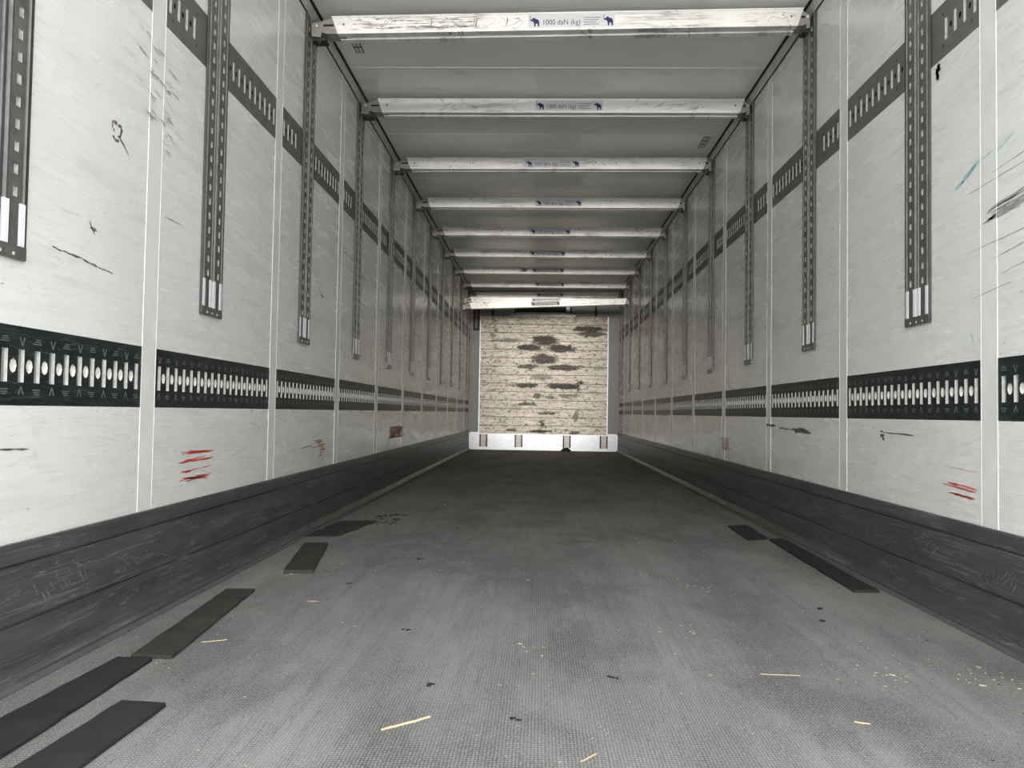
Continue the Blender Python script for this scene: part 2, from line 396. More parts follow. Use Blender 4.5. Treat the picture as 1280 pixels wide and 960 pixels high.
def baseboard(side):
    nm = 'left' if side < 0 else 'right'
    prof = [(1.2300, .309), (1.2190, .309), (1.2175, .303), (1.2170, .265), (1.2240, .264), (1.2240, .2595), (1.2155, .2585), (1.2160, .134),
            (1.2220, .132), (1.2220, .128), (1.2150, .127), (1.2140, .040), (1.2080, .022), (1.1980, .012), (1.1980, 0), (1.2300, 0)]
    mb = MB(); mb.prism([(side*x, Y_OPEN+.01, z) for x, z in prof], (0, Y_END-Y_OPEN-.03, 0))
    o = tag(mb.build('baseboard_'+nm, M_KICK), kind='structure')
    mb = MB(); mb.prism([(side*x, Y_OPEN+.01, z) for x, z in ((1.1978, 0), (1.1978, .007), (1.178, .003), (1.178, 0))], (0, Y_END-Y_OPEN-.03, 0))
    mb.build('floor_angle', M_LIPFLOOR, o)
    # gouges in the plate
    mb = MB(); rr = random.Random(5+side)
    fk = lambda u, v: (side*1.2150, u, v)
    for cy, cz, n, sp in ((1.95, .20, 26, .13), (2.30, .185, 16, .12)) if side < 0 else ((2.32, .185, 34, .10), (2.75, .20, 12, .10), (3.15, .21, 10, .08)):
        for i in range(n):
            y = cy + rr.uniform(-sp, sp); z = cz - (y-cy)*.1*side + rr.uniform(-.02, .02); l = rr.uniform(.015, .045); sl = rr.uniform(.3, .8)*(-1 if side < 0 else -1)
            stroke(mb, fk, [(y+l*q/3*sl*-1, z-l*.7*(q/3) + .004*math.sin(q)) for q in range(4)], rr.uniform(.0015, .0035), rr.choice((0, 0, 1)), .5, rr)
    for i in range(26):
        y = rr.uniform(1.7, 4.5); z = rr.uniform(.05, .245); l = rr.uniform(.05, .22)
        stroke(mb, fk, [(y+l*q/5, z + rr.uniform(-.0015, .0015)) for q in range(6)], rr.uniform(.001, .0022), rr.choice((0, 0, 1)), .7, rr)
    mb.build('gouge_marks', [M_EMB, M_SCUFF], o)
    return o
for s in (-1, 1): baseboard(s)
def corner_trim(side, n):
    mb = MB(); L = Y_END-Y_OPEN-.02
    mb.prism([(side*x, Y_OPEN+.01, z) for x, z in ((1.2300, 2.557), (1.2240, 2.566), (1.2120, 2.606), (1.2120, 2.612), (1.2300, 2.612))], (0, L, 0))
    o = tag(mb.build('trim_%d' % n, M_TRIM), kind='structure')
    mb = MB(); mb.box(side*1.2300, side*1.2255, Y_OPEN+.01, Y_END-.01, 2.553, 2.561)
    mb.box(side*1.2125, side*1.1995, Y_OPEN+.01, Y_END-.01, 2.6065, 2.6119)
    mb.build('rubber_seal', M_SEAL, o)
corner_trim(-1, 1); corner_trim(1, 2)

# ---------------------------------------------------------------- horizontal lashing rails
ORD = ['nearest', 'second', 'third', 'fourth', 'fifth', 'sixth', 'seventh', 'eighth', 'ninth', 'tenth', 'farthest']
def rail_mesh(side, y0, y1, z0, z1, low, posts, top_mat):
    """a perforated steel strip: tall slots with round holes between them"""
    fn = lambda u, v, d: (side*(A+.0012+d), u, v)
    mb = MB(); n = 18; pit = (y1-y0)/n; zc = (z0+z1)/2
    full = (y1-y0) > 0.9
    if not full: n = max(1, int((y1-y0)/.058)); pit = (y1-y0)/n
    skip = set()
    if not low:
        for i in range(n):
            c = y0 + (i+.5)*pit
            if any(abs(c-p) < .148 and c < p+.02 or abs(c-p) < .10 for p in posts): skip.add(i)
    for i in range(n):
        c = y0 + (i+.5)*pit
        if i in skip:
            mb.face([fn(y0+i*pit, z0, 0), fn(y0+(i+1)*pit, z0, 0), fn(y0+(i+1)*pit, z1, 0), fn(y0+i*pit, z1, 0)]); continue
        sw, sh = (.021, .074) if low else (.017, .070)
        a, b = c - pit*.25, c + pit*.25
        sheet_cell(mb, fn, a, b, z0, z1, rect(c, zc, sw, sh), .0085, 0, 1, 4)  # slot bottoms take a darker metal as painted shade of the recess
        for e0, e1 in ((y0+i*pit, a), (b, y0+(i+1)*pit)):
            if e0 < a and (i == 0 or i-1 in skip): mb.face([fn(e0, z0, 0), fn(e1, z0, 0), fn(e1, z1, 0), fn(e0, z1, 0)])
            elif e0 >= b - 1e-9 and (i == n-1 or i+1 in skip): mb.face([fn(e0, z0, 0), fn(e1, z0, 0), fn(e1, z1, 0), fn(e0, z1, 0)])
        if i < n-1 and i+1 not in skip:
            sheet_cell(mb, fn, b, b+pit*.5, z0, z1, octo(b+pit*.25, zc, .0125 if low else .008, .0165 if low else .010), .006, 0, 1 if low else 2)
        # stamped arrows above and below every other slot
        if low and i % 2 == 0:
            for sg in (1, -1):
                zt = zc + sg*.055
                for q in (-1, 1):
                    p0 = Vector(fn(c+q*.0085, zt+sg*.010, -.0012)); p1 = Vector(fn(c, zt-sg*.010, -.0012))
                    w = Vector((0, .0022, 0))
                    mb.face([p0-w, p0+w, p1+w, p1-w], 3)
        if low and i % 2 == 1:
            for sg in (1, -1):
                for q in range(3):
                    zt = zc + sg*(.053+.005*q); mb.face([fn(c-.017+.004*q, zt-.0011, -.001), fn(c+.013-.002*q, zt-.0011, -.001), fn(c+.013-.002*q, zt+.0011, -.001), fn(c-.017+.004*q, zt+.0011, -.001)], 3)
        elif not low and i % 3 == 0:
            for sg in (1, -1):
                mb.face([fn(c+.018+qx*.003, zc+sg*.052+qz*.006, -.0006) for qx, qz in ((-1, -1), (1, -1), (1, 1), (-1, 1))], 2)
    for zz in (z0, z1):    # folded long edges
        mb.box(side*(A+.0012), side*(A+.012), y0, y1, zz-.0005, zz+.0005)
    return mb, [top_mat, M_GALV, M_BLACK, M_EMB, M_BRACK]
posts = [POST0 + k*PITCH for k in range(-1, 11)]
bays = list(zip(seams, seams[1:] + [Y_END]))
for side in (-1, 1):
    nm = 'left' if side < 0 else 'right'
    for k, (ya, yb) in enumerate(bays):
        y0 = ya + SW; y1 = yb - (SW if yb < Y_END else .002)
        for low in (True, False):
            z0, z1 = (RL0, RL1) if low else (RU0, RU1)
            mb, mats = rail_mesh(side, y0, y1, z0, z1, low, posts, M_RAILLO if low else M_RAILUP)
            o = mb.build('lashing_rail', mats)
            row = 'low' if low else 'high'
            col = 'greenish black' if low else 'grey'
            pos = {0: 'nearest the opening', 10: 'at the bulkhead'}.get(k, '%s from opening' % ORD[k])
            tag(o, '%s slotted rail length, %s row, %s wall, %s' % (col, row, nm, pos), 'rail', '%s row of lashing rails on the %s wall' % (row, nm))

# ---------------------------------------------------------------- vertical double tracks for the beams
TZ = .938; TH = Z_WALL - .004 - TZ
def make_track(side):
    root = empty('vertical_track')
    X = lambda d: side*(-d)            # d = distance out of the wall; local x points away from the wall plane
    def B(mb, d0, d1, u0, u1, z0, z1, m=0): mb.box(X(d0), X(d1), u0, u1, z0, z1, m)
    mb = MB(); B(mb, 0, .003, -.089, .089, 0, TH, 0)
    for s in (-1, 1): B(mb, .003, .0130, s*.089, s*.085, 0, TH, 0)
    B(mb, .003, .006, -.004, .004, 0, TH, 0)
    mb.build('frame', [M_TRACKD, M_TRACK], root)
    for s in (-1, 1):
        uc = s*.044
        fn = lambda u, v, d: (X(.0125-d), u, v)
        mb = MB(); z = .125; pit = .05
        B(mb, .0115, .0125, uc-.014, uc+.014, .03, .125)
        while z < TH-.002:
            zt = min(z+pit, TH)
            if zt - z > .04: sheet_cell(mb, fn, uc-.024, uc+.024, z, zt, rect(uc, z+.022, .015, .022), .0075)
            else: mb.face([fn(uc-.024, z, 0), fn(uc+.024, z, 0), fn(uc+.024, zt, 0), fn(uc-.024, zt, 0)])
            z = zt
        for q in (-1, 1): B(mb, .006, .0125, uc+q*.024, uc+q*.0235, .125, TH)
        mb.build('slotted_strip', [M_TRACK, M_SLOT], root)
        for q in (-1, 1):
            mb = MB(); c = uc + q*.032
            B(mb, .003, .0135, c-.0022, c+.0022, .125, TH, 1)
            B(mb, .003, .0145, uc+q*.019, uc+q*.037, .03, .125)
            mb.build('track_lip', [M_LIP, M_LIPD], root)
    mb = MB(); B(mb, 0, .015, -.089, .089, 0, .029)
    cap = mb.build('end_cap', M_TRACK, root)
    for u in (-.044, 0, .044):
        mb = MB(); cyl(mb, (X(.015), u, .010), (X(1), 0, 0), .004, .002, 8)
        mb.build('screw', M_GALV, cap)
    return root
for side in (-1, 1):
    nm = 'left' if side < 0 else 'right'
    proto = make_track(side)
    first = True
    for k in range(0, 12):
        y = posts[k]
        if k == 0: continue
        if side > 0 and k == 1:          # hidden just outside the frame: plain copy that belongs to the wall
            for ch in list(proto.children):
                h = ch.copy(); COL.objects.link(h); h.parent = walls[side]; h.location = (side*(A-.002), y, TZ); h.scale.x = .6
            continue
        o = proto if first else copy_tree(proto)
        first = False
        o.location = (side*(A-.002), y, TZ); o.scale.x = .6
        n = k - (1 if side < 0 else 2)
        last = 11 - (1 if side < 0 else 2)
        pos = 'nearest the opening' if n == 0 else ('in the corner by the bulkhead' if n == last else '%s from the opening' % ORD[n])
        if side < 0 and n == 0: pos = 'cut by left photo edge'
        if side < 0 and n == 1: pos = 'second from the opening'
        if side > 0 and n == 0: pos = 'widest one, with a black blob beside it'
        tag(o, 'grey double slotted track, %s wall, %s' % (nm, pos), 'track', 'vertical tracks on the %s wall' % nm)

# ---------------------------------------------------------------- cargo beams under the roof
ELE = [(.17,1.0),(.10,.90),(.06,.74),(.12,.62),(.22,.66),(.30,.74),(.44,.80),(.55,.76),(.62,.68),(.80,.66),(.95,.56),(1.0,.40),(.99,.0),(.84,.0),(.82,.22),(.72,.28),(.62,.26),(.60,.0),(.46,.0),(.44,.26),(.36,.44),(.24,.50),(.12,.48),(.04,.56),(.0,.74),(.04,.92)]
def text_mesh(body, size):
    cu = bpy.data.curves.new('t', 'FONT'); cu.body = body; cu.size = size
    o = bpy.data.objects.new('t', cu); COL.objects.link(o)
    dg = bpy.context.evaluated_depsgraph_get(); me = bpy.data.meshes.new_from_object(o.evaluated_get(dg))
    bpy.data.objects.remove(o)
    return me
TXT = text_mesh('1000 daN (kg)', .044)
tv = [(v.co.x, v.co.y) for v in TXT.vertices]; tf = [tuple(p.vertices) for p in TXT.polygons]
tw = max(v[0] for v in tv)
def make_beam(xl=-1.095, xr=1.165):
    root = empty('cargo_beam')
    H = .0445
    prof = [(-.003, H), (-.003, H-.007), (0, H-.009), (0, -H+.009), (-.003, -H+.007), (-.003, -H), (.034, -H), (.036, -H+.007), (.060, -H+.007), (.062, -H), (.100, -H), (.100, H)]
    mb = MB()
    n = len(prof)
    for y, z in prof: mb.v.append((xl - .016*z/H, y, z))
    for y, z in prof: mb.v.append((xr + .016*z/H, y, z))
    for i in range(n):
        j = (i+1) % n; mb.f.append((i, j, n+j, n+i)); mb.m.append(0)
    mb.f.append(tuple(range(n))[::-1]); mb.m.append(0); mb.f.append(tuple(range(n, 2*n))); mb.m.append(0)
    bar = mb.build('bar', M_BEAM, root)
    for x in (xl+.045, xr-.045):
        mb = MB(); cyl(mb, (x, 0, .002), (0, -1, 0), .0095, .0035, 12); cyl(mb, (x, -.0035, .002), (0, -1, 0), .0055, .001, 10, 1)
        mb.build('rivet', [M_BEAM, M_SCUFF], bar)
    for s, xb in ((-1, xl), (1, xr)):
        xe = s*1.2095; L = abs(xe - xb)
        P = lambda f, z: (xb + s*f*L, .004, z)
        mb = MB(); mb.prism([P(-.4, .034), P(.25, .036), P(.62, .020), P(.94, .016), P(1, .005), P(1, -.050), P(.62, -.056), P(.58, -.032), P(.30, -.040), P(-.4, -.041)], (0, .085, 0))
        ft = mb.build('end_fitting', M_CAST, root)
        mb = MB(); mb.box(P(.05, 0)[0], P(.50, 0)[0], .0032, .010, -.004, .007); mb.build('slot', M_BLACK, ft)
        mb = MB(); cyl(mb, (P(.78, 0)[0], .004, .001), (0, -1, 0), .006, .004, 10); mb.build('rivet', M_GALV, ft)
        mb = MB(); mb.box(P(.98, 0)[0], P(.40, 0)[0], .018, .080, -.068, -.0565); mb.box(P(.75, 0)[0], P(.62, 0)[0], .022, .032, -.078, -.068)
        mb.build('hook', M_DARK, ft)
    mb = MB(); mb.box(0, .42, 0, -.0009, -.031, .034)
    lab = mb.build('rating_label', M_STICK, root)
    mb = MB(); w = .185; k = w/tw; n = len(mb.v)
    for x, z in tv: mb.v.append((.068+x*k, -.0012, -.017+z*k*1.15))
    for f in tf: mb.f.append(tuple(n+i for i in f)); mb.m.append(0)
    for x0 in (.008, .365):
        mb.face([(x0+x*.046, -.0012, -.026+z*.056) for x, z in ELE])
    for i, (a, b) in enumerate(((.268, .352), (.268, .340), (.268, .330), (.268, .345))):
        mb.box(a, b, -.0009, -.0012, .014-i*.011, .0165-i*.011)
    mb.build('label_print', M_BLUE, lab)
    return root
P_ = lambda k: POST0 + k*PITCH
beams = [  # y of the front, z at left, z at right, label start, label
    (P_(2)-.05, 2.500, 2.541, -.146, 'aluminium cargo beam nearest the camera under the roof, grey rubbing at its left end'),
    (P_(3)-.05, 2.533, 2.537, -.118, 'second aluminium cargo beam from the camera, black scribbled scratches on both halves'),
    (P_(4)-.05, 2.514, 2.526, -.203, 'third aluminium cargo beam from the camera, small dark holes right of its label'),
    (P_(5)-.05, 2.506, 2.514, -.130, 'fourth aluminium cargo beam from the camera under the roof'),
    (P_(6)-.05, 2.499, 2.505, -.190, 'fifth aluminium cargo beam from the camera under the roof'),
    (P_(7)-.05, 2.497, 2.498, -.208, 'sixth aluminium cargo beam from the camera under the roof'),
    (P_(8)-.05, 2.490, 2.498, -.191, 'seventh aluminium cargo beam from the camera, brown smudge left of its label'),
    (P_(9)-.05, 2.488, 2.488, -.154, 'eighth aluminium cargo beam from the camera, just above the dark gap'),
    (12.93, 2.483, 2.511, -.135, 'shortest looking aluminium cargo beam, farthest back, directly below the dark gap'),
    (11.935, 2.268, 2.262, -.20, 'aluminium cargo beam stored lower, mostly hidden behind the lowest beam'),
    (11.80, 2.160, 2.252, -.211, 'lowest aluminium cargo beam, hung tilted right above the dirty bulkhead lining')]
proto = make_beam()
for i, (y, zl, zr, lx, lab) in enumerate(beams):
    o = proto if i == 0 else copy_tree(proto)
    if i: o.name = 'cargo_beam'
    a = math.atan2(zr-zl, 2.3)
    o.rotation_euler = (0, -a, 0); o.location = (0, y, (zl+zr)/2)
    for ch in o.children:
        if ch.name.startswith('rating_label'): ch.location.x = lx
    tag(o, lab, 'beam', 'cargo beams')

BL = sorted((o for o in COL.objects if o.get('category') == 'beam'), key=lambda o: (o.location.y))
rw = random.Random(77)
fb = lambda u, v: (u, -.0006, v)
mb = MB()
for i in range(70):
    x = rw.uniform(-1.03, -.62) if rw.random() < .75 else rw.uniform(-.62, -.40); z = rw.choice((.026, .020, .004, -.016, -.022)) + rw.uniform(-.006, .006); l = rw.uniform(.02, .09)
    stroke(mb, fb, [(x+l*q/4, z+rw.uniform(-.001, .001)) for q in range(5)], rw.uniform(.0015, .005), 0, .6, rw)
for x in (-.62, -.41, -.40, -.25): stroke(mb, fb, [(x, .028), (x+.004, .01), (x-.002, -.01), (x+.003, -.026)], .006, 0, .6, rw)
mb.build('scuff_mark', plain('grey_rubbed_paint', (.30, .295, .285), .5, var=.3, scale=50), BL[0])
mb = MB()
for x0, x1, n in ((-.74, -.50, 16), (.58, .92, 18)):
    for i in range(n):
        x = rw.uniform(x0, x1); sg = rw.choice((1, 1, -1)) if x0 < 0 else rw.choice((1, 1, 1, .3)); l = rw.uniform(.02, .07)
        z = rw.uniform(-.025, .020)
        stroke(mb, fb, [(x+l*q/3, max(-.032, min(.032, z+sg*l*.5*(q/3-.5)+rw.uniform(-.002, .002)))) for q in range(4)], rw.uniform(.001, .0028), 0, .6, rw)
for i in range(14):
    x = rw.uniform(-.5, .5); stroke(mb, fb, [(x, .0), (x+rw.uniform(.01, .03), rw.uniform(-.02, .02))], .0012, 0, .5, rw)
mb.build('scuff_mark', M_SCUFF, BL[1])
mb = MB()
for x, z in ((.27, .012), (.285, .010), (.31, .008), (.335, .010), (.49, .005), (-.62, .0), (-.60, .003)):
    stroke(mb, fb, [(x, z+.006), (x+.003, z), (x, z-.007)], .008, 0, .5, rw)
mb.build('scuff_mark', M_SCUFF, BL[2])
mb = MB()
for i in range(12):
    z = -.022+i*.004; stroke(mb, fb, [(-.345+rw.uniform(-.01, .01), z), (-.29, z+.002), (-.245+rw.uniform(-.01, .01), z)], .004, 0, .6, rw)
mb.build('scuff_mark', M_BROWN, BL[6])

# ---------------------------------------------------------------- label plates on the roof
def roof_plate(x, y, rz, ln, lab):
    root = empty('roof_plate', (x, y, Z_CEIL)); root.rotation_euler.z = rz
    mb = MB(); mb.box(-.024, .024, -ln/2, ln/2, -.0022, -.0001); mb.build('plate', M_TRACKD, root)
    for i in range(3):
        for s in (-1, 1):
            mb = MB(); yy = -ln/2 + ln*(i+.5)/3
            mb.box(s*.0105-.008, s*.0105+.008, yy-ln*.125, yy+ln*.125, -.0030, -.0022); mb.build('cell', M_STICK, root)
    tag(root, lab, 'plate', 'small plates on the roof')
roof_plate(1.108, 5.93, 0, .24, 'small dark bordered plate with pale cells on the right of the roof')
roof_plate(-1.092, 4.34, 0, .22, 'small dark plate on the roof behind the left end of the nearest beam')

# ---------------------------------------------------------------- the bulkhead at the front of the trailer
mb = MB(); mb.box(-1.34, 1.34, Y_END, Y_END+.10, 0, Z_CEIL+.005)
wf = tag(mb.build('wall_front', M_BULK), kind='structure')
# kick plate with rounded lower corners
def rounded(x0, x1, z0, z1, r, y):
    pts = []
    for cx, cz, a0 in ((x1-r, z0+r, -90), (x1-r, z1-r, 0), (x0+r, z1-r, 90), (x0+r, z0+r, 180)):
        for i in range(5):
            a = math.radians(a0 + i*22.5); pts.append((cx+r*math.cos(a), y, cz+r*math.sin(a)))
    return pts
mb = MB(); mb.prism(rounded(-1.212, 1.212, .006, .290, .04, Y_END-.012), (0, .011, 0))
mb.box(-1.18, 1.18, Y_END-.0135, Y_END-.012, .158, .161, 1); mb.box(-1.18, 1.18, Y_END-.0135, Y_END-.012, .10, .102, 1)
kp = tag(mb.build('bulkhead_kick_plate', [M_KICKW, M_BRACK]), 'pale aluminium kick plate with four brackets at the foot of the bulkhead', 'kick plate')
for x in (-.975, -.40, .385, .985):
    mb = MB(); y = Y_END-.0125
    mb.box(x-.042, x+.042, y-.022, y, .055, .255); mb.build('bracket', M_BRACK, kp)
    for s in (-1, 1):
        mb = MB(); mb.box(x+s*.043, x+s*.062, y-.012, y, .05, .255, 0)
        for i in range(4): mb.box(x+s*.063, x+s*.074, y-.004, y, .075+i*.05, .095+i*.05, 1)
        mb.build('bracket_edge', [M_BLACK, M_BRACK], kp)
# grille slot beside the lining
mb = MB(); y = Y_END
mb.box(-1.175, -1.072, y-.012, y, 1.955, 1.98); mb.box(-1.175, -1.148, y-.012, y, 1.98, 2.40); mb.box(-1.099, -1.072, y-.012, y, 1.98, 2.40)
mb.box(-1.148, -1.099, y-.004, y, 1.98, 2.40, 1)
mb.build('window_slot', [M_BLACK, M_TRACKD], wf)
# air outlet of the cooling unit
mb = MB(); mb.box(-.47, .40, y-.10, y, 2.262, 2.37); ao = tag(mb.build('air_outlet', M_BLACK), 'black air outlet with pale arched deflector above the board lining', 'air outlet')
mb = MB(); mb.box(.345, .405, y-.115, y-.10, 2.262, 2.345); mb.build('outlet_bracket', M_KICKW, ao)
mb = MB(); pts = [(-.56 + 1.06*i/20, y-.03, 2.215 + .050*math.sin(math.pi*i/20)) for i in range(21)]
for p, q in zip(pts[:-1], pts[1:]):
    mb.face([p, q, (q[0], q[1], q[2]+.018), (p[0], p[1], p[2]+.018)]); mb.face([(p[0], y, p[2]+.018), (q[0], y, q[2]+.018), (q[0], q[1], q[2]+.018), (p[0], p[1], p[2]+.018)])
mb.prism([(-.56, y-.012, 2.198)] + [(p[0], y-.012, p[2]+.004) for p in pts] + [(.50, y-.012, 2.198)], (0, .012, 0), 1)
mb.build('arched_deflector', [M_KICKW, M_TRIM], ao)
for x, w in ((-.855, .030), (-.49, .02), (.43, .02), (.835, .030)):
    mb = MB(); mb.box(x-w/2, x+w/2, y-.012, y, 2.205, 2.40); mb.build('dark_strap', M_BLACK, wf)
# lining made of boards
lin = empty('bulkhead_lining')
tag(lin, 'stained cream board lining with brown wear patches on the front bulkhead', 'panel')
x0, x1, zb, zt, N = -1.048, 1.030, .266, 2.200, 14
lin.location = (0, 0, 0); h = (zt-zb)/N; rr = random.Random(3)
for i in range(N):
    mb = MB(); o = rr.uniform(0, .004)
    za, zz = zb+i*h+.0045, zb+(i+1)*h-.0045
    mb.box(x0, x1, Y_END-.030-o, Y_END-.0125, za, zz)
    b = mb.build('board', M_PLANK, lin)
    bevel(b, .003, 1)
for x in (x0-.006, x1+.006):
    mb = MB(); mb.box(x-.009, x+.009, Y_END-.036, Y_END-.0125, zb-.004, zt)
    mb.build('edge_profile', M_KICKW, lin)

# ---------------------------------------------------------------- marks on the walls
def dense(p, q, n, j, rr):
    return [(p[0]+(q[0]-p[0])*i/n + rr.uniform(-j, j)*.3, p[1]+(q[1]-p[1])*i/n + rr.uniform(-j, j)) for i in range(n+1)]
rr = random.Random(21)
def marks(side, name, mat, strokes):
    fn = lambda u, v: (side*(A-.0011), u, v)
    mb = MB()
    for p, q, w in strokes: stroke(mb, fn, dense(p, q, 7, w*.35, rr), w, 0, .5, rr)
    mb.build(name, mat, walls[side])
marks(-1, 'crayon_mark', M_RED, [((2.625, .468), (2.90, .466), .0055), ((2.63, .462), (2.88, .463), .003), ((2.61, .436), (2.89, .440), .006), ((2.64, .440), (2.82, .447), .003),
    ((2.63, .404), (2.72, .406), .006), ((2.70, .406), (2.88, .412), .002), ((2.62, .378), (2.88, .385), .005), ((2.64, .384), (2.80, .374), .004), ((2.75, .386), (2.84, .368), .004), ((2.66, .372), (2.86, .378), .003)])
marks(-1, 'crayon_mark', M_ORANGE, [((4.18, .455), (4.36, .452), .006), ((4.22, .44), (4.40, .445), .005), ((4.24, .425), (4.42, .43), .006), ((4.16, .42), (4.38, .418), .004), ((4.28, .405), (4.42, .40), .007), ((4.3, .385), (4.38, .39), .006),
    ((4.25, .45), (4.40, .40), .006), ((3.96, .425), (4.16, .43), .004), ((4.29, .37), (4.36, .375), .006)])
marks(-1, 'crayon_mark', M_ORANGE, [((6.3+.02*(i % 3), .485-.0085*i), (6.95, .487-.0085*i), .007) for i in range(11)] + [((6.35, .40), (6.9, .48), .012), ((6.95, .39), (6.97, .49), .01)])
marks(1, 'crayon_mark', M_RED, [((2.455, .410), (2.63, .420), .005), ((2.46, .404), (2.60, .412), .003), ((2.475, .401), (2.66, .413), .003), ((2.47, .381), (2.62, .389), .006), ((2.48, .385), (2.60, .388), .003), ((2.45, .462), (2.66, .470), .0012)])
marks(1, 'crayon_mark', M_ORANGE, [((5.6, .46-.01*i), (5.85, .462-.01*i), .005) for i in range(9)])
marks(1, 'chalk_mark', M_TEAL, [((2.575, 1.335), (2.45, 1.385), .010), ((2.54, 1.345), (2.44, 1.38), .008), ((2.45, 1.383), (2.36, 1.392), .005), ((2.34, 1.385), (2.26, 1.41), .004), ((2.484, .875), (2.464, .835), .006)])
marks(1, 'scuff_mark', M_SCUFF, [((3.93, .546), (4.24, .553), .016), ((4.24, .553), (4.45, .556), .006), ((4.5, .565), (4.7, .57), .012), ((3.10, .565), (3.14, .57), .006), ((3.10, .555), (3.14, .553), .010), ((3.10, .540), (3.12, .541), .010), ((2.86, .56), (3.1, .563), .004)])
marks(1, 'scuff_mark', M_SOFT, [((2.40+rr.uniform(-.03, .0), 1.195+.004*i), (2.2+rr.uniform(-.1, .05), 1.20+.006*i), .004) for i in range(9)] + [((2.42, 1.19), (2.34, 1.20), .008)])
marks(1, 'scuff_mark', M_SOFT, [((rr.uniform(2.3, 2.7), z), (rr.uniform(2.1, 2.3), z+.02), .002) for z in (1.12, 1.08, 1.03, 1.3, 1.33, .98)])
mk = [((1.89, .996), (1.93, .992), .003), ((1.93, .994), (2.02, .990), .004), ((2.02, .990), (2.09, .982), .004), ((2.09, .982), (2.17, .978), .0022)]
mk += [((2.045, 1.095), (2.075, 1.060), .003), ((2.05, 1.078), (2.08, 1.076), .006), ((2.46, 1.205), (2.58, 1.206), .002)]
mk += [((1.66, .519), (1.83, .517), .004), ((4.25, 1.225), (4.31, 1.215), .012), ((4.20, 1.25), (4.28, 1.24), .004)]
marks(-1, 'scuff_mark', M_SCUFF, mk)
fn = lambda u, v: (-(A-.0011), u, v)
mb = MB()   # brown scraped ring
for i in range(16):
    a = i*math.pi/8; r = .022 + rr.uniform(-.006, .008); cy, cz = 2.165, 1.372
    if i in (3, 9): continue
    stroke(mb, fn, [(cy+r*math.cos(a+j*.15)*1.0, cz+r*math.sin(a+j*.15)*1.05) for j in range(4)], rr.uniform(.005, .012), 0, .6, rr)
stroke(mb, fn, [(2.18, 1.355), (2.20, 1.345), (2.215, 1.335), (2.23, 1.325)], .008, 0, .6, rr)
mb.build('scuff_mark', M_BROWN, walls[-1])
mb = MB()   # rubbing round the near seam
for i in range(46):
    y = 2.36 + rr.uniform(-.10, .16); z = 1.55 + rr.uniform(-.12, .16) - (y-2.36)*.4; l = rr.uniform(.02, .06)
    X = -(A-.0050) if abs(y-2.388) < .06 or abs(y+l-2.388) < .06 else -(A-.0011)
    stroke(mb, lambda u, v, X=X: (X, u, v), dense((y, z), (y+l, z-l*.18), 4, .0015, rr), rr.uniform(.0015, .004), 0, .5, rr)
mb.build('scuff_mark', M_SOFT, walls[-1])
mb = MB()   # black blob beside the near right track
for i in range(14):
    a = rr.uniform(0, 6.28); stroke(mb, lambda u, v: (A-.0012, u, v), [(2.683, 1.757), (2.683+.012*math.cos(a), 1.757+.016*math.sin(a)), (2.683+.018*math.cos(a), 1.757+.028*math.sin(a))], .010, 0, .5, rr)
mb.build('tar_blob', M_BLACK, walls[1])
# pencil scribbles on the roof
mb = MB(); fr = lambda u, v: (u, v, Z_CEIL-.0008)
for i in range(5): stroke(mb, fr, [(-.60+.014*i, 4.70), (-.590+.014*i, 4.74), (-.596+.014*i, 4.69)], .0025, 0, .3, rr)
mb.build('pen_mark', plain('blue_green_pen', (.12, .20, .22), .6), ceil)
mb = MB()
for i in range(7): stroke(mb, fr, [(.60+.013*i, 4.71), (.610+.013*i, 4.74), (.606+.013*i, 4.70)], .0016, 0, .3, rr)
stroke(mb, fr, [(-.62, 4.52), (-.60, 4.54), (-.585, 4.60), (-.60, 4.62)], .002, 0, .3, rr)
mb.build('pen_mark', M_SOFT, ceil)

# ---------------------------------------------------------------- things lying on the floor
MATS = []
def mat(corners, lab, m, th=.009, wob=.0018, seed=0):
    rr = random.Random(seed); cx = sum(c[0] for c in corners)/len(corners); cy = sum(c[1] for c in corners)/len(corners)
    pts = []
    n = len(corners)
    for i in range(n):
        a, b = corners[i], corners[(i+1) % n]; L = math.hypot(b[0]-a[0], b[1]-a[1]); k = max(2, int(L/.05))
        for j in range(k):
            w = 0 if j == 0 else wob
            pts.append((a[0]+(b[0]-a[0])*j/k + rr.uniform(-w, w) - cx, a[1]+(b[1]-a[1])*j/k + rr.uniform(-w, w) - cy, 0))
    mb = MB(); mb.prism(pts, (0, 0, th))
    MATS.append(corners)
    o = mb.build('rubber_mat', m); o.location = (cx, cy, .0003)
    bevel(o, .0015, 1)
    return tag(o, lab, 'mat', 'rubber anti-slip strips on the floor')
mat([(-1.080, 1.971), (-1.100, 1.60), (-1.112, 1.28), (-.990, 1.26), (-.988, 1.45), (-.992, 1.968)], 'long brown-black rubber mat strip along the left kick plate, cut by the photo edge', M_RUBBER, seed=1)
mat([(-.920, 1.682), (-.945, 1.22), (-.838, 1.20), (-.830, 1.39), (-.822, 1.675)], 'black rubber mat strip lowest in the photo at bottom left', M_RUBBER, seed=2)
mat([(-1.055, 1.986), (-1.110, 2.733), (-1.014, 2.743), (-.953, 1.988)], 'long dusty rubber mat strip on the left, third from the opening', M_RUBBERG, seed=3)
o = mat([(-1.013, 3.045), (-1.119, 3.676), (-1.014, 3.689), (-.903, 3.058)], 'short thick rectangular rubber mat piece on the left', M_RUBBERG, .014, .002, seed=4)
mat([(-1.190, 3.93), (-1.170, 4.25), (-1.133, 4.488), (-1.05, 4.50), (-.955, 4.52), (-.985, 4.30), (-1.021, 3.977), (-1.06, 3.946)], 'torn flat rubber mat with ragged edge against the left kick plate', M_RUBBERG, .006, .012, seed=5)
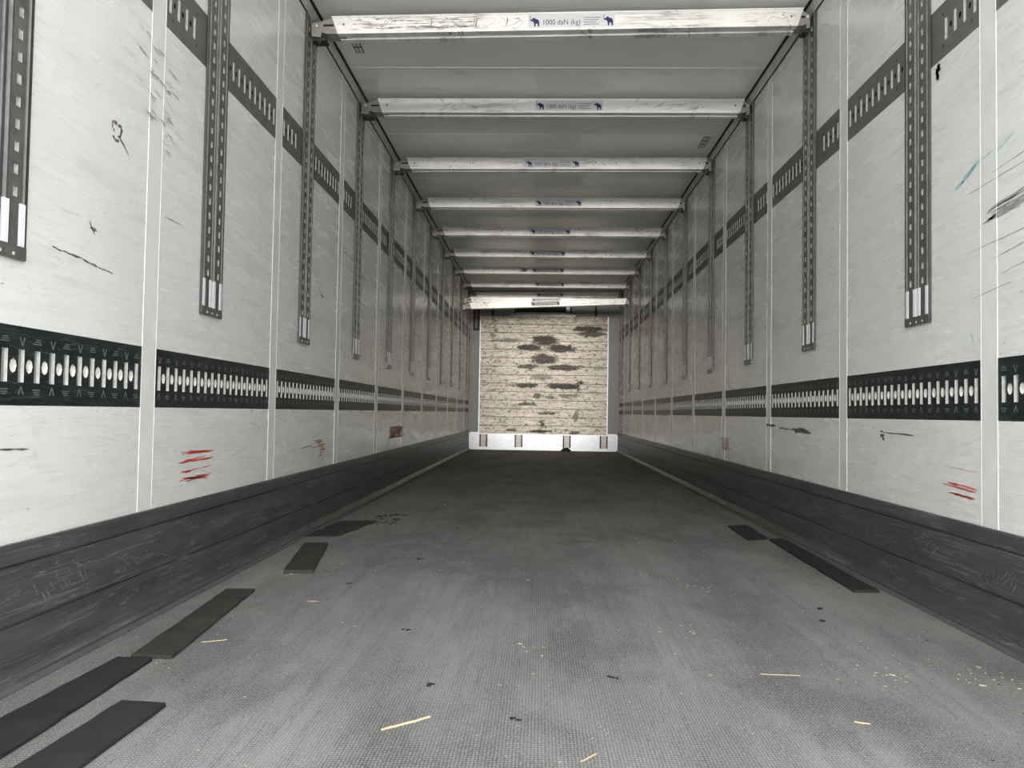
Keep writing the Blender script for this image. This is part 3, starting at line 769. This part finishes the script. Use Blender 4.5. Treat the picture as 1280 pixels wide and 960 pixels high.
mat([(.992, 4.585), (1.110, 4.640), (1.090, 4.15), (.978, 4.102)], 'short black rubber mat strip on the right, behind the long one', M_RUBBER, seed=6)
mat([(1.086, 4.12), (1.168, 4.15), (1.150, 2.95), (1.056, 2.941)], 'long narrow black rubber mat strip along the right kick plate', M_RUBBER, seed=7)
def splinter(a, b, w, lab, m=M_WOOD):
    d = Vector((b[0]-a[0], b[1]-a[1], 0)); L = d.length; rr = random.Random(int(L*1e5))
    mb = MB(); k = 6; ring = []
    for i in range(k+1):
        f = i/k; ww = w*(.35 + .65*math.sin(math.pi*(.12+.76*f)))/2; j = rr.uniform(-.3, .3)*w; hh = w*.35
        ring.append([(f*L-L/2, j-ww, 0), (f*L-L/2, j+ww, 0), (f*L-L/2, j+ww*.5, hh), (f*L-L/2, j-ww*.5, hh)])
    for p, q in zip(ring[:-1], ring[1:]):
        for i in range(4): mb.face([p[i], p[(i+1) % 4], q[(i+1) % 4], q[i]])
    mb.face(ring[0]); mb.face(ring[-1])
    o = mb.build('wood_splinter', m); o.location = ((a[0]+b[0])/2, (a[1]+b[1])/2, .0004); o.rotation_euler.z = math.atan2(d.y, d.x)
    return tag(o, lab, 'splinter', 'wood splinters on the floor')
splinter((-.359, 1.585), (-.273, 1.658), .0075, 'largest pale wood splinter on the floor at bottom centre')
splinter((.020, 1.470), (.050, 1.506), .004, 'small pale splinter at the bottom edge right of centre')
splinter((.476, 1.993), (.568, 1.989), .003, 'thin long straw-like splinter lying crosswise in the right half')
splinter((.585, 1.699), (.614, 1.690), .005, 'short thick yellow splinter on the floor at lower right')
splinter((-.941, 2.135), (-.885, 2.163), .004, 'thin whitish splinter beside the third mat strip on the left')
splinter((-.80, 2.62), (-.765, 2.615), .004, 'tiny pale chip-like splinter between the left mats and the centre')
mb = MB(); rr = random.Random(9)   # black rag lump by the bulkhead
n, k = 14, 5
for j in range(k):
    for i in range(n):
        a = 2*math.pi*i/n; r = math.cos(j/(k-1)*1.5)
        mb.v.append((.075*r*math.cos(a)*(1+rr.uniform(-.2, .2)), .04*r*math.sin(a)*(1+rr.uniform(-.2, .2)), .055*math.sin(j/(k-1)*1.5)*(1+rr.uniform(-.2, .2))))
for j in range(k-1):
    for i in range(n):
        mb.f.append((j*n+i, j*n+(i+1) % n, (j+1)*n+(i+1) % n, (j+1)*n+i)); mb.m.append(0)
mb.f.append(tuple(range(n))[::-1]); mb.m.append(0); mb.f.append(tuple((k-1)*n+i for i in range(n))); mb.m.append(0)
o = mb.build('crumpled_rag', M_BLACK, smooth=True); o.location = (.375, 13.24, .0005)
tag(o, 'small black crumpled lump on the floor against the bulkhead kick plate', 'rag')
# countless crumbs and chips
mb = MB(); rr = random.Random(31)
def on_mat(x, y):
    for c in MATS:
        ins = False
        for i in range(len(c)):
            (ax, ay), (bx, by) = c[i], c[i-1]
            if (ay > y) != (by > y) and x < (bx-ax)*(y-ay)/(by-ay)+ax: ins = not ins
        if ins: return True
    return False
def chip(x, y, s, m):
    if on_mat(x, y) or abs(x) > 1.165: return
    a = rr.uniform(0, 3.14); ca, sa = math.cos(a), math.sin(a); l = s*rr.uniform(.6, 2.2); z = .0006
    pts = [(-l, -s*.4), (l*.6, -s*.5), (l, s*.2), (-l*.4, s*.5)]
    pts = [(x+ca*u-sa*v, y+sa*u+ca*v, z) for u, v in pts]
    mb.prism(pts, (0, 0, s*rr.uniform(.25, .6)), m)
for i in range(1500):
    y = 1.25 + 9*rr.random()**1.6; x = rr.uniform(-1.14, 1.14)
    if rr.random() < .25: x = math.copysign(rr.uniform(.95, 1.16), x)
    s = rr.uniform(.0008, .0022)*(1 + (y > 3)*.6)
    chip(x, y, s, 0 if rr.random() < .68 else 1)
for i in range(40):       # crumbs round the torn mat
    chip(-.96+rr.uniform(-.03, .12), 4.5+rr.uniform(-.1, .35), rr.uniform(.004, .010), 1)
for cx, cy, n, s in ((-1.03, 1.30, 6, .004), (-1.0, 2.35, 12, .003), (-.93, 3.1, 14, .0035), (.35, 2.35, 10, .0025), (1.0, 2.05, 25, .003), (.75, 2.0, 25, .0028), (-.05, 2.15, 8, .003), (.5, 3.0, 10, .003)):
    for i in range(n): chip(cx+rr.gauss(0, .05), cy+rr.gauss(0, .06), s*rr.uniform(.5, 1.2), 0)
for x, y in ((-.30, 1.85), (-.43, 2.31), (.12, 1.94), (-.1, 1.66), (.85, 2.68), (.80, 2.52), (-.73, 2.9), (-.55, 3.4), (1.0, 5.4)):
    for i in range(3): chip(x+rr.uniform(-.01, .01), y+rr.uniform(-.01, .01), .005, 1)
o = mb.build('floor_debris', [M_CHIP, M_CRUMB])
tag(o, 'scattered pale chips and dark crumbs over the whole floor', 'debris', kind='stuff')
